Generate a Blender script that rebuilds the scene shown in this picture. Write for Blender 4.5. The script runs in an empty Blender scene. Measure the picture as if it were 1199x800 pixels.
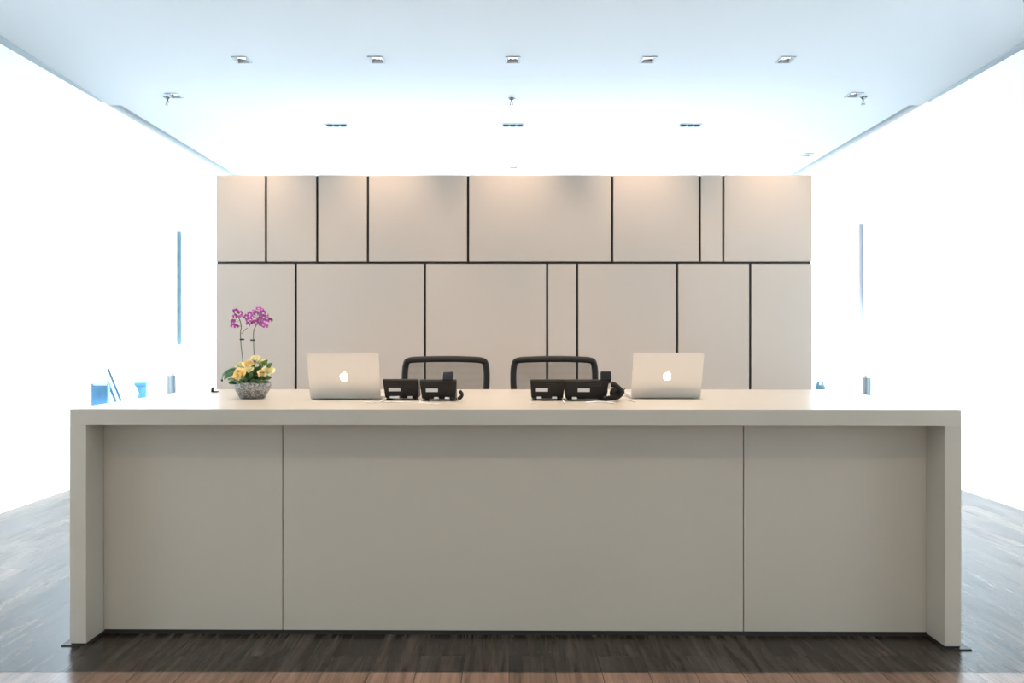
import bpy, bmesh, math, random
from mathutils import Vector, Matrix
random.seed(7)
S = bpy.context.scene
COL = S.collection
PI = math.pi

# ------------------------------------------------------------------ camera, world, lights, exposure
F, U0, V0, H = 931.0, 596.0, 398.0, 1.36        # focal length in px, vanishing point, eye height
cam = bpy.data.cameras.new('camera')
camo = bpy.data.objects.new('camera', cam); COL.objects.link(camo)
camo.location = (0, 0, H); camo.rotation_euler = (PI/2, 0, 0)
cam.sensor_width = 36; cam.lens = 36*F/1199
cam.shift_x = (599.5-U0)/1199; cam.shift_y = (V0-400)/1199
cam.clip_end = 100
S.camera = camo
S.view_settings.view_transform = 'Standard'; S.view_settings.look = 'None'
S.view_settings.exposure = -0.14; S.view_settings.gamma = 1
S.view_settings.use_curve_mapping = False

w = bpy.data.worlds.new('sky'); S.world = w; w.use_nodes = True
w.node_tree.nodes['Background'].inputs[0].default_value = (.72, .88, 1, 1)
w.node_tree.nodes['Background'].inputs[1].default_value = 1.5

XL, XR, CZ, YB, YF = -3.98, 4.10, 3.69, 12.6, -3.2     # room
COOL = (.72, .88, 1.0); WARM = (1.0, .77, .585)

def area(name, loc, rot, sx, sy, power, color, parent=None):
    l = bpy.data.lights.new(name, 'AREA'); l.shape = 'RECTANGLE'; l.size = sx; l.size_y = sy
    l.energy = power; l.color = color
    o = bpy.data.objects.new(name, l); COL.objects.link(o); o.location = loc; o.rotation_euler = rot
    if parent: o.parent = parent
    return o
# cool area light added outside the unseen glazed end behind the panelled partition
area('daylight', (.06, YB+.25, 1.9), (-PI/2, 0, 0), 7.6, 3.3, 1500, COOL)
# warm fill light added outside the unseen glazed front behind the photographer
area('entrance_daylight', (.06, YF-.25, 1.6), (PI/2, 0, 0), 5.0, 2.6, 45, (1, .84, .68))
WASH_POWER = 3200; SPOT_POWER = 42; DESK_POWER = 160

# ------------------------------------------------------------------ helpers
def P(u, v, Y):            # point at depth Y seen along a measured direction
    return Vector(((u-U0)*Y/F, Y, H-(v-V0)*Y/F))
def on(u, v, z):           # point on the horizontal plane z
    Y = F*(H-z)/(v-V0); return Vector(((u-U0)*Y/F, Y, z))

def mesh_obj(name, bm, mat, parent=None, smooth=False, mats=None):
    me = bpy.data.meshes.new(name); bm.normal_update(); bm.to_mesh(me); bm.free()
    for m in (mats or [mat]): me.materials.append(m)
    if smooth:
        for p in me.polygons: p.use_smooth = True
    o = bpy.data.objects.new(name, me); COL.objects.link(o)
    if parent: o.parent = parent
    return o
def sharp(o, ang=40):
    me = o.data
    for p in me.polygons: p.use_smooth = True
    bm = bmesh.new(); bm.from_mesh(me)
    for e in bm.edges:
        if len(e.link_faces) == 2 and e.calc_face_angle(0) > math.radians(ang): e.smooth = False
    bm.to_mesh(me); bm.free(); return o
def thing(name, label, cat, loc=(0, 0, 0), rz=0, group=None):
    o = bpy.data.objects.new(name, None); o.empty_display_size = .1; COL.objects.link(o)
    o.location = loc; o.rotation_euler = (0, 0, rz); o['label'] = label; o['category'] = cat
    if group: o['group'] = group
    return o
def tag(o, label, cat, group=None):
    o['label'] = label; o['category'] = cat
    if group: o['group'] = group
    return o
def struct(o): o['kind'] = 'structure'; return o
def copy_tree(o, parent=None):
    c = o.copy(); COL.objects.link(c); c.parent = parent
    for ch in list(o.children): copy_tree(ch, c)
    return c

def add(bm, src):
    me = bpy.data.meshes.new('t'); src.to_mesh(me); src.free(); bm.from_mesh(me); bpy.data.meshes.remove(me)
def box(bm, x0, x1, y0, y1, z0, z1, bev=0, seg=2, M=None, mi=0):
    t = bmesh.new(); bmesh.ops.create_cube(t, size=1)
    for v in t.verts:
        v.co = Vector(((x0+x1)/2+v.co.x*(x1-x0), (y0+y1)/2+v.co.y*(y1-y0), (z0+z1)/2+v.co.z*(z1-z0)))
    if bev: bmesh.ops.bevel(t, geom=list(t.edges), offset=bev, segments=seg, profile=.5, affect='EDGES')
    if M is not None: bmesh.ops.transform(t, matrix=M, verts=t.verts)
    for f in t.faces: f.material_index = mi
    add(bm, t)
def B(*a, **k): bm = bmesh.new(); box(bm, *a, **k); return bm
def prism(bm, pts, y0, y1, bev=0, M=None):      # polygon in x,z extruded along y
    t = bmesh.new(); vs = [t.verts.new((x, y0, z)) for x, z in pts]
    f = t.faces.new(vs); r = bmesh.ops.extrude_face_region(t, geom=[f])
    for v in r['geom']:
        if isinstance(v, bmesh.types.BMVert): v.co.y = y1
    bmesh.ops.recalc_face_normals(t, faces=t.faces)
    if bev: bmesh.ops.bevel(t, geom=list(t.edges), offset=bev, segments=2, profile=.5, affect='EDGES')
    if M is not None: bmesh.ops.transform(t, matrix=M, verts=t.verts)
    add(bm, t)
def lathe(bm, prof, n=32, c=(0, 0, 0), cap=True):
    rings = []
    for r, z in prof:
        rings.append([bm.verts.new((c[0]+r*math.cos(2*PI*i/n), c[1]+r*math.sin(2*PI*i/n), c[2]+z)) for i in range(n)])
    for a, b in zip(rings, rings[1:]):
        for i in range(n): bm.faces.new((a[i], a[(i+1) % n], b[(i+1) % n], b[i]))
    if cap: bm.faces.new(list(reversed(rings[0]))); bm.faces.new(rings[-1])
def spline(pts, n=8, closed=False):
    out = []; m = len(pts); P_ = [Vector(p) for p in pts]
    rng = range(m if closed else m-1)
    for i in rng:
        p0 = P_[(i-1) % m] if closed or i > 0 else P_[i]; p1 = P_[i]; p2 = P_[(i+1) % m]
        p3 = P_[(i+2) % m] if closed or i+2 < m else P_[i+1]
        for k in range(n):
            t = k/n
            out.append(.5*((2*p1)+(-p0+p2)*t+(2*p0-5*p1+4*p2-p3)*t*t+(-p0+3*p1-3*p2+p3)*t*t*t))
    if not closed: out.append(P_[-1])
    return out
def tube(bm, pts, r, n=8, closed=False, flat=None):
    pts = [Vector(p) for p in pts]; m = len(pts); rings = []; up = None
    for i, p in enumerate(pts):
        a = pts[(i-1) % m] if closed or i > 0 else p; b = pts[(i+1) % m] if closed or i < m-1 else p
        t = (b-a).normalized()
        if flat is not None:                      # oriented flat section: flat = (axis, half width, half thickness)
            ax = Vector(flat[0]); s = t.cross(ax).normalized()
            ring = [bm.verts.new(p+s*flat[1]*math.cos(q)*(abs(math.cos(q))+1e-6)**-.35+ax*flat[2]*math.sin(q)) for q in [2*PI*(k+.5)/n for k in range(n)]]
        else:
            if up is None: up = Vector((0, 0, 1)) if abs(t.z) < .9 else Vector((1, 0, 0))
            s = t.cross(up).normalized(); up = s.cross(t).normalized()
            rr = r[i] if isinstance(r, (list, tuple)) else r
            ring = [bm.verts.new(p+rr*(s*math.cos(2*PI*k/n)+up*math.sin(2*PI*k/n))) for k in range(n)]
        rings.append(ring)
    seq = list(zip(rings, rings[1:]))+([(rings[-1], rings[0])] if closed else [])
    for a, b in seq:
        for k in range(n): bm.faces.new((a[k], a[(k+1) % n], b[(k+1) % n], b[k]))
    if not closed: bm.faces.new(list(reversed(rings[0]))); bm.faces.new(rings[-1])
    bmesh.ops.recalc_face_normals(bm, faces=bm.faces)

# ------------------------------------------------------------------ materials
def mat(name, color, rough=.5, metal=0, spec=.5, emit=None, es=0, coat=0, bump=None, ior=1.5):
    m = bpy.data.materials.new(name); m.use_nodes = True; nt = m.node_tree
    b = nt.nodes['Principled BSDF']
    b.inputs['Base Color'].default_value = (*color, 1); b.inputs['Roughness'].default_value = rough
    b.inputs['Metallic'].default_value = metal; b.inputs['Specular IOR Level'].default_value = spec
    b.inputs['IOR'].default_value = ior; b.inputs['Coat Weight'].default_value = coat
    if emit: b.inputs['Emission Color'].default_value = (*emit, 1); b.inputs['Emission Strength'].default_value = es
    if bump:
        n = nt.nodes.new('ShaderNodeTexNoise'); n.inputs['Scale'].default_value = bump[0]; n.inputs['Detail'].default_value = 4
        tc = nt.nodes.new('ShaderNodeTexCoord'); nt.links.new(tc.outputs['Object'], n.inputs['Vector'])
        bp = nt.nodes.new('ShaderNodeBump'); bp.inputs['Strength'].default_value = bump[1]; bp.inputs['Distance'].default_value = .002
        nt.links.new(n.outputs['Fac'], bp.inputs['Height']); nt.links.new(bp.outputs[0], b.inputs['Normal'])
    return m
def tint_noise(m, c1, c2, scale, stretch=(1, 1, 1), detail=5):
    nt = m.node_tree; b = nt.nodes['Principled BSDF']
    tc = nt.nodes.new('ShaderNodeTexCoord'); mp = nt.nodes.new('ShaderNodeMapping'); mp.inputs['Scale'].default_value = stretch
    n = nt.nodes.new('ShaderNodeTexNoise'); n.inputs['Scale'].default_value = scale; n.inputs['Detail'].default_value = detail
    r = nt.nodes.new('ShaderNodeValToRGB'); r.color_ramp.elements[0].color = (*c1, 1); r.color_ramp.elements[1].color = (*c2, 1)
    r.color_ramp.elements[0].position = .3; r.color_ramp.elements[1].position = .7
    nt.links.new(tc.outputs['Object'], mp.inputs[0]); nt.links.new(mp.outputs[0], n.inputs['Vector'])
    nt.links.new(n.outputs['Fac'], r.inputs[0]); nt.links.new(r.outputs[0], b.inputs['Base Color'])
    return m

def wood(name, dark, light, seam):
    m = mat(name, dark, .3); nt = m.node_tree; L = nt.links.new; b = nt.nodes['Principled BSDF']
    b.inputs['IOR'].default_value = 1.22 if seam[0] < .01 else 1.34
    tc = nt.nodes.new('ShaderNodeTexCoord'); sp = nt.nodes.new('ShaderNodeSeparateXYZ'); L(tc.outputs['Object'], sp.inputs[0])
    cb = nt.nodes.new('ShaderNodeCombineXYZ'); L(sp.outputs['Y'], cb.inputs['X']); L(sp.outputs['X'], cb.inputs['Y'])
    br = nt.nodes.new('ShaderNodeTexBrick'); L(cb.outputs[0], br.inputs['Vector'])
    br.inputs['Scale'].default_value = 1; br.inputs['Brick Width'].default_value = 1.3; br.inputs['Row Height'].default_value = .19
    br.inputs['Mortar Size'].default_value = .0015; br.inputs['Mortar Smooth'].default_value = .2; br.offset = .37
    br.inputs['Color1'].default_value = (0, 0, 0, 1); br.inputs['Color2'].default_value = (1, 1, 1, 1); br.inputs['Mortar'].default_value = (.5, .5, .5, 1)
    # grain stretched along the planks, shifted plank by plank
    mp = nt.nodes.new('ShaderNodeMapping'); mp.inputs['Scale'].default_value = (22, 1.6, 1); L(tc.outputs['Object'], mp.inputs[0])
    of = nt.nodes.new('ShaderNodeVectorMath'); of.operation = 'MULTIPLY_ADD'; L(br.outputs['Color'], of.inputs[0]); of.inputs[1].default_value = (9, 17, 5); L(mp.outputs[0], of.inputs[2])
    n = nt.nodes.new('ShaderNodeTexNoise'); n.inputs['Scale'].default_value = 1.2; n.inputs['Detail'].default_value = 8; n.inputs['Roughness'].default_value = .65; n.inputs['Distortion'].default_value = .6
    L(of.outputs[0], n.inputs['Vector'])
    mp2 = nt.nodes.new('ShaderNodeMapping'); mp2.inputs['Scale'].default_value = (150, 5, 1); L(tc.outputs['Object'], mp2.inputs[0])
    n2 = nt.nodes.new('ShaderNodeTexNoise'); n2.inputs['Scale'].default_value = 1; n2.inputs['Detail'].default_value = 3; L(mp2.outputs[0], n2.inputs['Vector'])
    r = nt.nodes.new('ShaderNodeValToRGB'); L(n.outputs['Fac'], r.inputs[0])
    r.color_ramp.elements[0].position = .3; r.color_ramp.elements[0].color = (*dark, 1); r.color_ramp.elements[1].position = .72; r.color_ramp.elements[1].color = (*light, 1)
    mx = nt.nodes.new('ShaderNodeMix'); mx.data_type = 'RGBA'; mx.blend_type = 'MULTIPLY'; mx.inputs[0].default_value = .55
    L(r.outputs[0], mx.inputs[6]); L(n2.outputs['Fac'], mx.inputs[7])
    hs = nt.nodes.new('ShaderNodeMapRange'); hs.inputs['To Min'].default_value = .75; hs.inputs['To Max'].default_value = 1.25; L(br.outputs['Color'], hs.inputs[0])
    mv = nt.nodes.new('ShaderNodeVectorMath'); mv.operation = 'SCALE'; L(mx.outputs[2], mv.inputs[0]); L(hs.outputs[0], mv.inputs['Scale'])
    ms = nt.nodes.new('ShaderNodeMix'); ms.data_type = 'RGBA'; L(br.outputs['Fac'], ms.inputs[0]); L(mv.outputs[0], ms.inputs[6]); ms.inputs[7].default_value = (*seam, 1)
    L(ms.outputs[2], b.inputs['Base Color'])
    rr = nt.nodes.new('ShaderNodeMapRange'); rr.inputs['To Min'].default_value = .24; rr.inputs['To Max'].default_value = .28; L(br.outputs['Color'], rr.inputs[0]); L(rr.outputs[0], b.inputs['Roughness'])
    bp = nt.nodes.new('ShaderNodeBump'); bp.inputs['Strength'].default_value = .12; bp.inputs['Distance'].default_value = .0006
    L(n2.outputs['Fac'], bp.inputs['Height']); L(bp.outputs[0], b.inputs['Normal'])
    return m

M = {}
M['wall'] = mat('white_plaster', (.86, .87, .87), .55, bump=(60, .05))
M['ceiling'] = mat('ceiling_paint', (.44, .452, .46), .75, bump=(60, .05))
M['trim'] = mat('trim_grey', (.24, .33, .37), .6)
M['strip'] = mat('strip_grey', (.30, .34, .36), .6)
M['floor'] = wood('dark_oak_planks', (.008, .006, .0045), (.125, .095, .074), (.006, .004, .003))
M['floor2'] = wood('brown_oak_planks', (.11, .066, .044), (.30, .195, .14), (.03, .02, .015))
M['desk'] = mat('warm_solid_surface', (.54, .49, .41), .28, bump=(8, .03))
M['deskpanel'] = mat('desk_front_laminate', (.56, .505, .415), .45, bump=(20, .05))
M['gap'] = mat('dark_gap', (.012, .011, .01), .6)
M['plinth'] = mat('black_plinth', (.02, .017, .015), .5)
M['panel'] = mat('satin_panel', (.52, .43, .355), .42, bump=(12, .04))
M['black'] = mat('black_plastic', (.009, .008, .008), .5, 0, .3, bump=(200, .1))
M['blackgloss'] = mat('black_gloss', (.012, .012, .013), .18)
M['rubber'] = mat('rubber', (.02, .02, .02), .7)
M['alu'] = mat('brushed_aluminium', (.80, .78, .76), .38, metal=.75, bump=(300, .05))
M['binsteel'] = mat('dark_brushed_steel', (.20, .22, .23), .4, metal=1)
M['steel'] = mat('steel', (.62, .63, .64), .25, metal=1)
M['chrome'] = mat('lamp_chrome', (.75, .74, .72), .15, metal=1)
M['key'] = mat('keycaps', (.02, .02, .022), .5)
M['screen'] = mat('screen_glow', (.02, .02, .02), .2, emit=(.7, .82, 1), es=1.2)
M['logo'] = mat('logo_glow', (.9, .9, .9), .3, emit=(1, 1, 1), es=2.2)
M['white'] = mat('white_plastic', (.82, .82, .80), .4)
M['label'] = mat('label_paper', (.62, .62, .62), .6)
M['paper'] = tint_noise(mat('paper', (.85, .87, .88), .6), (.78, .82, .86), (.9, .92, .93), 6, (1, 1, 8))
M['blue'] = tint_noise(mat('blue_board', (.05, .20, .36), .5), (.02, .085, .16), (.035, .13, .23), 12)
M['navy'] = mat('navy_edge', (.02, .07, .12), .45)
M['teal'] = mat('teal_glaze', (.015, .05, .065), .4)
M['whitecab'] = mat('white_lacquer', (.86, .87, .87), .3)
M['frame'] = mat('slate_frame', (.22, .36, .42), .45)
M['frame2'] = mat('pale_frame', (.55, .60, .68), .45)
M['lamp'] = mat('lit_lamp', (1, 1, 1), .3, emit=(1, .82, .62), es=5)
M['lampcool'] = mat('lit_lamp_cool', (1, 1, 1), .3, emit=(.9, .96, 1), es=4)
M['recess'] = mat('recess_grey', (.50, .48, .46), .5)
M['leaf'] = tint_noise(mat('leaf', (.04, .10, .03), .4), (.018, .055, .014), (.06, .14, .04), 30)
M['leaf2'] = tint_noise(mat('leaf_light', (.12, .22, .05), .45), (.09, .17, .05), (.2, .3, .09), 30)
M['stem'] = mat('stem', (.10, .085, .045), .5)
M['rose'] = tint_noise(mat('rose_petal', (.95, .75, .3), .55), (.95, .68, .24), (.98, .84, .48), 25)
M['rosepale'] = tint_noise(mat('rose_pale', (.95, .9, .5), .55), (.92, .85, .42), (.98, .94, .70), 25)
M['orchid'] = tint_noise(mat('orchid_petal', (.50, .07, .42), .5), (.26, .02, .21), (.58, .11, .44), 60)
M['orchidlip'] = mat('orchid_lip', (.75, .45, .65), .5)
M['soil'] = mat('moss', (.03, .04, .02), .9, bump=(80, 1))
M['cable'] = mat('white_cable', (.75, .74, .72), .45)

# woven chair mesh: threads with real gaps between them
m = bpy.data.materials.new('woven_mesh'); m.use_nodes = True; nt = m.node_tree; L = nt.links.new; M['mesh'] = m
b = nt.nodes['Principled BSDF']; b.inputs['Base Color'].default_value = (.03, .028, .026, 1); b.inputs['Roughness'].default_value = .6
tc = nt.nodes.new('ShaderNodeTexCoord')
facs = []
for d, sc in (('X', 2.6), ('Z', 1.9)):
    wv = nt.nodes.new('ShaderNodeTexWave'); wv.wave_type = 'BANDS'; wv.bands_direction = d; wv.inputs['Scale'].default_value = 320*sc/6.2832/2
    L(tc.outputs['Object'], wv.inputs['Vector']); g = nt.nodes.new('ShaderNodeMath'); g.operation = 'GREATER_THAN'; g.inputs[1].default_value = .87
    L(wv.outputs['Fac'], g.inputs[0]); facs.append(g)
mxm = nt.nodes.new('ShaderNodeMath'); mxm.operation = 'MAXIMUM'; L(facs[0].outputs[0], mxm.inputs[0]); L(facs[1].outputs[0], mxm.inputs[1])
tr = nt.nodes.new('ShaderNodeBsdfTransparent'); ms = nt.nodes.new('ShaderNodeMixShader')
L(mxm.outputs[0], ms.inputs[0]); L(tr.outputs[0], ms.inputs[1]); L(b.outputs[0], ms.inputs[2]); L(ms.outputs[0], nt.nodes['Material Output'].inputs[0])
# glass of the added windows
m = bpy.data.materials.new('window_glass'); m.use_nodes = True; nt = m.node_tree; L = nt.links.new; M['glass'] = m
g = nt.nodes.new('ShaderNodeBsdfGlossy'); g.inputs['Roughness'].default_value = .02; tr = nt.nodes.new('ShaderNodeBsdfTransparent')
ms = nt.nodes.new('ShaderNodeMixShader'); ms.inputs[0].default_value = .06
L(tr.outputs[0], ms.inputs[1]); L(g.outputs[0], ms.inputs[2]); L(ms.outputs[0], nt.nodes['Material Output'].inputs[0])
# crackled silver-grey bowl
m = mat('crackled_silver', (.4, .39, .37), .3, metal=.35); nt = m.node_tree; L = nt.links.new; M['bowl'] = m; b = nt.nodes['Principled BSDF']
tc = nt.nodes.new('ShaderNodeTexCoord'); vo = nt.nodes.new('ShaderNodeTexVoronoi'); vo.inputs['Scale'].default_value = 170; L(tc.outputs['Object'], vo.inputs['Vector'])
r = nt.nodes.new('ShaderNodeValToRGB'); L(vo.outputs['Color'], r.inputs[0])
r.color_ramp.elements[0].color = (.12, .115, .105, 1); r.color_ramp.elements[1].color = (.46, .45, .42, 1); r.color_ramp.elements[0].position = .25; r.color_ramp.elements[1].position = .85
L(r.outputs[0], b.inputs['Base Color'])
bp = nt.nodes.new('ShaderNodeBump'); bp.inputs['Strength'].default_value = .7; bp.inputs['Distance'].default_value = .004; L(vo.outputs['Distance'], bp.inputs['Height']); L(bp.outputs[0], b.inputs['Normal'])
# faint blossom print on the pictures
def art(name, c):
    m = mat(name, (.85, .87, .88), .5); nt = m.node_tree; L = nt.links.new; b = nt.nodes['Principled BSDF']
    tc = nt.nodes.new('ShaderNodeTexCoord'); n = nt.nodes.new('ShaderNodeTexNoise'); n.inputs['Scale'].default_value = 5; n.inputs['Detail'].default_value = 9; n.inputs['Roughness'].default_value = .7
    L(tc.outputs['Object'], n.inputs['Vector']); r = nt.nodes.new('ShaderNodeValToRGB'); L(n.outputs['Fac'], r.inputs[0])
    r.color_ramp.elements[0].position = .52; r.color_ramp.elements[0].color = (.86, .88, .89, 1); r.color_ramp.elements[1].position = .62; r.color_ramp.elements[1].color = (*c, 1)
    L(r.outputs[0], b.inputs['Base Color']); return m
M['art1'] = art('blossom_print_cool', (.16, .20, .23)); M['art2'] = art('blossom_print_pink', (.22, .17, .18))

# ------------------------------------------------------------------ room shell
YT = 3.255      # plank colour changes here
struct(mesh_obj('floor', B(XL-.12, XR+.12, YT, YB+.12, -.12, 0), M['floor']))
struct(mesh_obj('floor_front', B(XL-.12, XR+.12, YF-.12, YT-.004, -.12, 0), M['floor2']))
struct(mesh_obj('trim_1', B(XL, XR, YT-.004, YT, -.12, .0005), M['plinth']))
struct(mesh_obj('wall_left', B(XL-.12, XL, YF, YB, 0, CZ), M['wall']))
struct(mesh_obj('wall_right', B(XR, XR+.12, YF, YB, 0, CZ), M['wall']))

# recessed fittings: (x, y, half width, half length); openings are cut in the ceiling mesh for these and for the added ones
def cpt(u, v): Y = F*(CZ-H)/(V0-v); return ((u-U0)*Y/F, Y)
row_a = [cpt(u, 70) for u in (283, 441, 600.5, 759, 920)]
row_b = [cpt(394, 146.5), cpt(600.5, 146.5), cpt(808, 146.5)]
washers = [cpt(204, 112), cpt(1000, 111)]
smalls = [cpt(601, 196), cpt(945, 181)]
added_desk_rows = [(x, 4.15) for x in (-1.45, -.5, .45, 1.4)]  # unseen downlights added to brighten the desktop
added_front_rows = [(x, 1.2) for x in (-2.3, -.8, .8, 2.3)]  # unseen downlights added to light the desk front and floor
added_near_wash = [(washers[0][0], 5.0), (washers[1][0], 5.0), (washers[0][0], 2.4), (washers[1][0], 2.4)]  # unseen wall washers added to whiten the side walls
holes = []
for x, y in row_a+washers+added_desk_rows+added_front_rows+added_near_wash: holes.append((x-.05, x+.05, y-.065, y+.065))
for x, y in row_b: holes.append((x-.115, x+.115, y-.05, y+.05))
for x, y in smalls: holes.append((x-.05, x+.05, y-.06, y+.06))
SLY = 7.9
slots = [(XL, XL+.125, SLY, YB-.3), (XR-.125, XR, SLY, YB-.3)]
holes += slots
xs = sorted({XL-.12, XR+.12, *[h[0] for h in holes], *[h[1] for h in holes]}); ys = sorted({YF-.12, YB+.12, *[h[2] for h in holes], *[h[3] for h in holes]})
bm = bmesh.new(); vd = {}
def gv(i, j, z):
    k = (i, j, z)
    if k not in vd: vd[k] = bm.verts.new((xs[i], ys[j], z))
    return vd[k]
def solid(i, j):
    if i < 0 or j < 0 or i >= len(xs)-1 or j >= len(ys)-1: return False
    cx, cy = (xs[i]+xs[i+1])/2, (ys[j]+ys[j+1])/2
    return not any(h[0] < cx < h[1] and h[2] < cy < h[3] for h in holes)
for i in range(len(xs)-1):
    for j in range(len(ys)-1):
        if not solid(i, j): continue
        bm.faces.new((gv(i, j, CZ), gv(i, j+1, CZ), gv(i+1, j+1, CZ), gv(i+1, j, CZ)))
        T = CZ+.10
        for (di, dj, a, b_) in ((-1, 0, (i, j), (i, j+1)), (1, 0, (i+1, j+1), (i+1, j)), (0, -1, (i+1, j), (i, j)), (0, 1, (i, j+1), (i+1, j+1))):
            if not solid(i+di, j+dj): bm.faces.new((gv(*a, CZ), gv(*a, T), gv(*b_, T), gv(*b_, CZ)))
struct(mesh_obj('ceiling', bm, M['ceiling']))
struct(mesh_obj('ceiling_slab', B(XL-.12, XR+.12, YF-.12, YB+.12, CZ+.2, CZ+.3), M['ceiling']))
# long ceiling slots beside the walls beyond the partition, closed by a grey tray
for k, s in enumerate(slots): struct(mesh_obj('trim_%d' % (2+k), B(s[0], s[1], s[2], s[3], CZ+.085, CZ+.10), M['trim']))
# tapering grey strips standing in for a soft shadow band where ceiling meets walls
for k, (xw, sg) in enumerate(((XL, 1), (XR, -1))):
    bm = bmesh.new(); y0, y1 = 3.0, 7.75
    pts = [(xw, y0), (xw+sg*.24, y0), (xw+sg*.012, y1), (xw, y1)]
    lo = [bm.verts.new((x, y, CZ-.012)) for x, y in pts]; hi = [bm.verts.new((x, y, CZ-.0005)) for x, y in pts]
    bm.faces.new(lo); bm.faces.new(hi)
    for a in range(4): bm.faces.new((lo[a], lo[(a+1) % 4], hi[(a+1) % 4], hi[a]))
    bmesh.ops.recalc_face_normals(bm, faces=bm.faces); struct(mesh_obj('trim_%d' % (4+k), bm, M['strip']))  # these two stand in for the soft shadow band

# glazed ends added to light the room (the far one is hidden behind the partition, the near one is behind the camera)
def glazed(yw, n, z0, z1, side, num):
    t = .12; y0, y1 = (yw, yw+t) if side == 'back' else (yw-t, yw)
    bm = bmesh.new(); box(bm, XL-.12, XR+.12, y0, y1, z1, CZ)
    if z0 > 0: box(bm, XL-.12, XR+.12, y0, y1, 0, z0)
    struct(mesh_obj('wall_'+side, bm, M['wall']))
    wdt = (XR-XL)/n
    for i in range(n):
        a, c = XL+i*wdt, XL+(i+1)*wdt; bm = bmesh.new(); f = .04
        box(bm, a, a+f, y0, y1, z0, z1); box(bm, c-f, c, y0, y1, z0, z1); box(bm, a+f, c-f, y0, y1, z0, z0+f); box(bm, a+f, c-f, y0, y1, z1-f, z1)
        fr = struct(mesh_obj('window_%d' % (num+i), bm, M['whitecab']))  # added window, unseen
        mesh_obj('window_pane', B(a+f, c-f, (y0+y1)/2-.004, (y0+y1)/2+.004, z0+f, z1-f), M['glass'], fr)
glazed(YB, 5, .15, CZ-.12, 'back', 1)
glazed(YF, 4, .0, 2.6, 'front', 6)

# ------------------------------------------------------------------ panelled partition behind the desk
PY = 7.0; s = F/PY
px = lambda u: (u-U0)/s
pz = lambda v: H-(v-V0)/s
PT, PM, X0, X1 = pz(205), pz(307.8), px(253), px(951)
part = thing('panelled_partition', 'freestanding beige partition wall of joined rectangular panels behind the reception desk', 'partition wall', ((X0+X1)/2, PY, 0))
cx = (X0+X1)/2
bm = bmesh.new(); box(bm, X0+.004-cx, X1-.004-cx, .022, .16, 0, PT-.004); mesh_obj('backing', bm, M['gap'], part)
bm = bmesh.new(); box(bm, X0-cx, X1-cx, .163, .18, 0, PT, .002); mesh_obj('rear_cladding', bm, M['panel'], part)
G = .0105
up = [253-3, 311.3, 371.3, 430.7, 548, 716.8, 819.5, 847, 951+3]; lo = [253-3, 346.3, 497.5, 640.7, 675.8, 793, 878.5, 951+3]
def clampx(u): return min(max(px(u), X0), X1)
for row, z0, z1 in ((up, PM+G, PT), (lo, 0.05, PM-G)):
    for a, c in zip(row, row[1:]):
        xa = X0 if a < 253 else px(a)+G; xb = X1 if c > 951 else px(c)-G
        mesh_obj('panel', B(xa-cx, xb-cx, 0, .03, z0, z1, .0025), M['panel'], part)
mesh_obj('plinth', B(X0+.02-cx, X1-.02-cx, .01, .14, 0, .048), M['plinth'], part)

# ------------------------------------------------------------------ reception desk
DT = 1.053; DX0, DX1 = -1.947, 1.985; DD = 1.42; DY = 3.506; YAW = -math.radians(.52)
dw = (DX1-DX0)/2; dcx = (DX0+DX1)/2
desk = thing('reception_desk', 'long off-white reception desk with waterfall ends and recessed beige front', 'reception desk', (dcx, DY, 0), YAW)
TH, LT, RB = .072, .073, .15
mesh_obj('desktop', B(-dw, dw, 0, DD, DT-TH, DT, .0025), M['desk'], desk)
for sg in (-1, 1):
    a, c = (-dw, -dw+LT) if sg < 0 else (dw-LT, dw)
    mesh_obj('end_panel', B(a, c, 0, DD, .014, DT-TH, .002), M['desk'], desk)
    mesh_obj('base_plate', B(a-(.04 if sg < 0 else -.003), c+(.04 if sg > 0 else -.003), -.012 if sg > 0 else .004, .35, .0, .006, .001), M['plinth'], desk)
    mesh_obj('plinth', B(a+.004, c-.004, .006, DD-.006, .006, .0142), M['gap'], desk)
def dx(u): return (u-U0)*(DY+RB)/F-dcx
j1, j2 = dx(330), dx(869.5)
for a, c in ((-dw+LT+.001, j1-.002), (j1+.002, j2-.002), (j2+.002, dw-LT-.001)):
    mesh_obj('front_panel', B(a, c, RB, RB+.02, .022, DT-TH-.004, .0012), M['deskpanel'], desk)
mesh_obj('carcass', B(-dw+LT, dw-LT, RB+.021, RB+.05, .02, DT-TH), M['gap'], desk)
mesh_obj('plinth', B(-dw+LT, dw-LT, RB+.005, RB+.05, 0, .0205), M['plinth'], desk)
mesh_obj('modesty_panel', B(-dw+LT, dw-LT, DD-.45, DD-.43, .3, DT-TH), M['desk'], desk)

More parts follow.
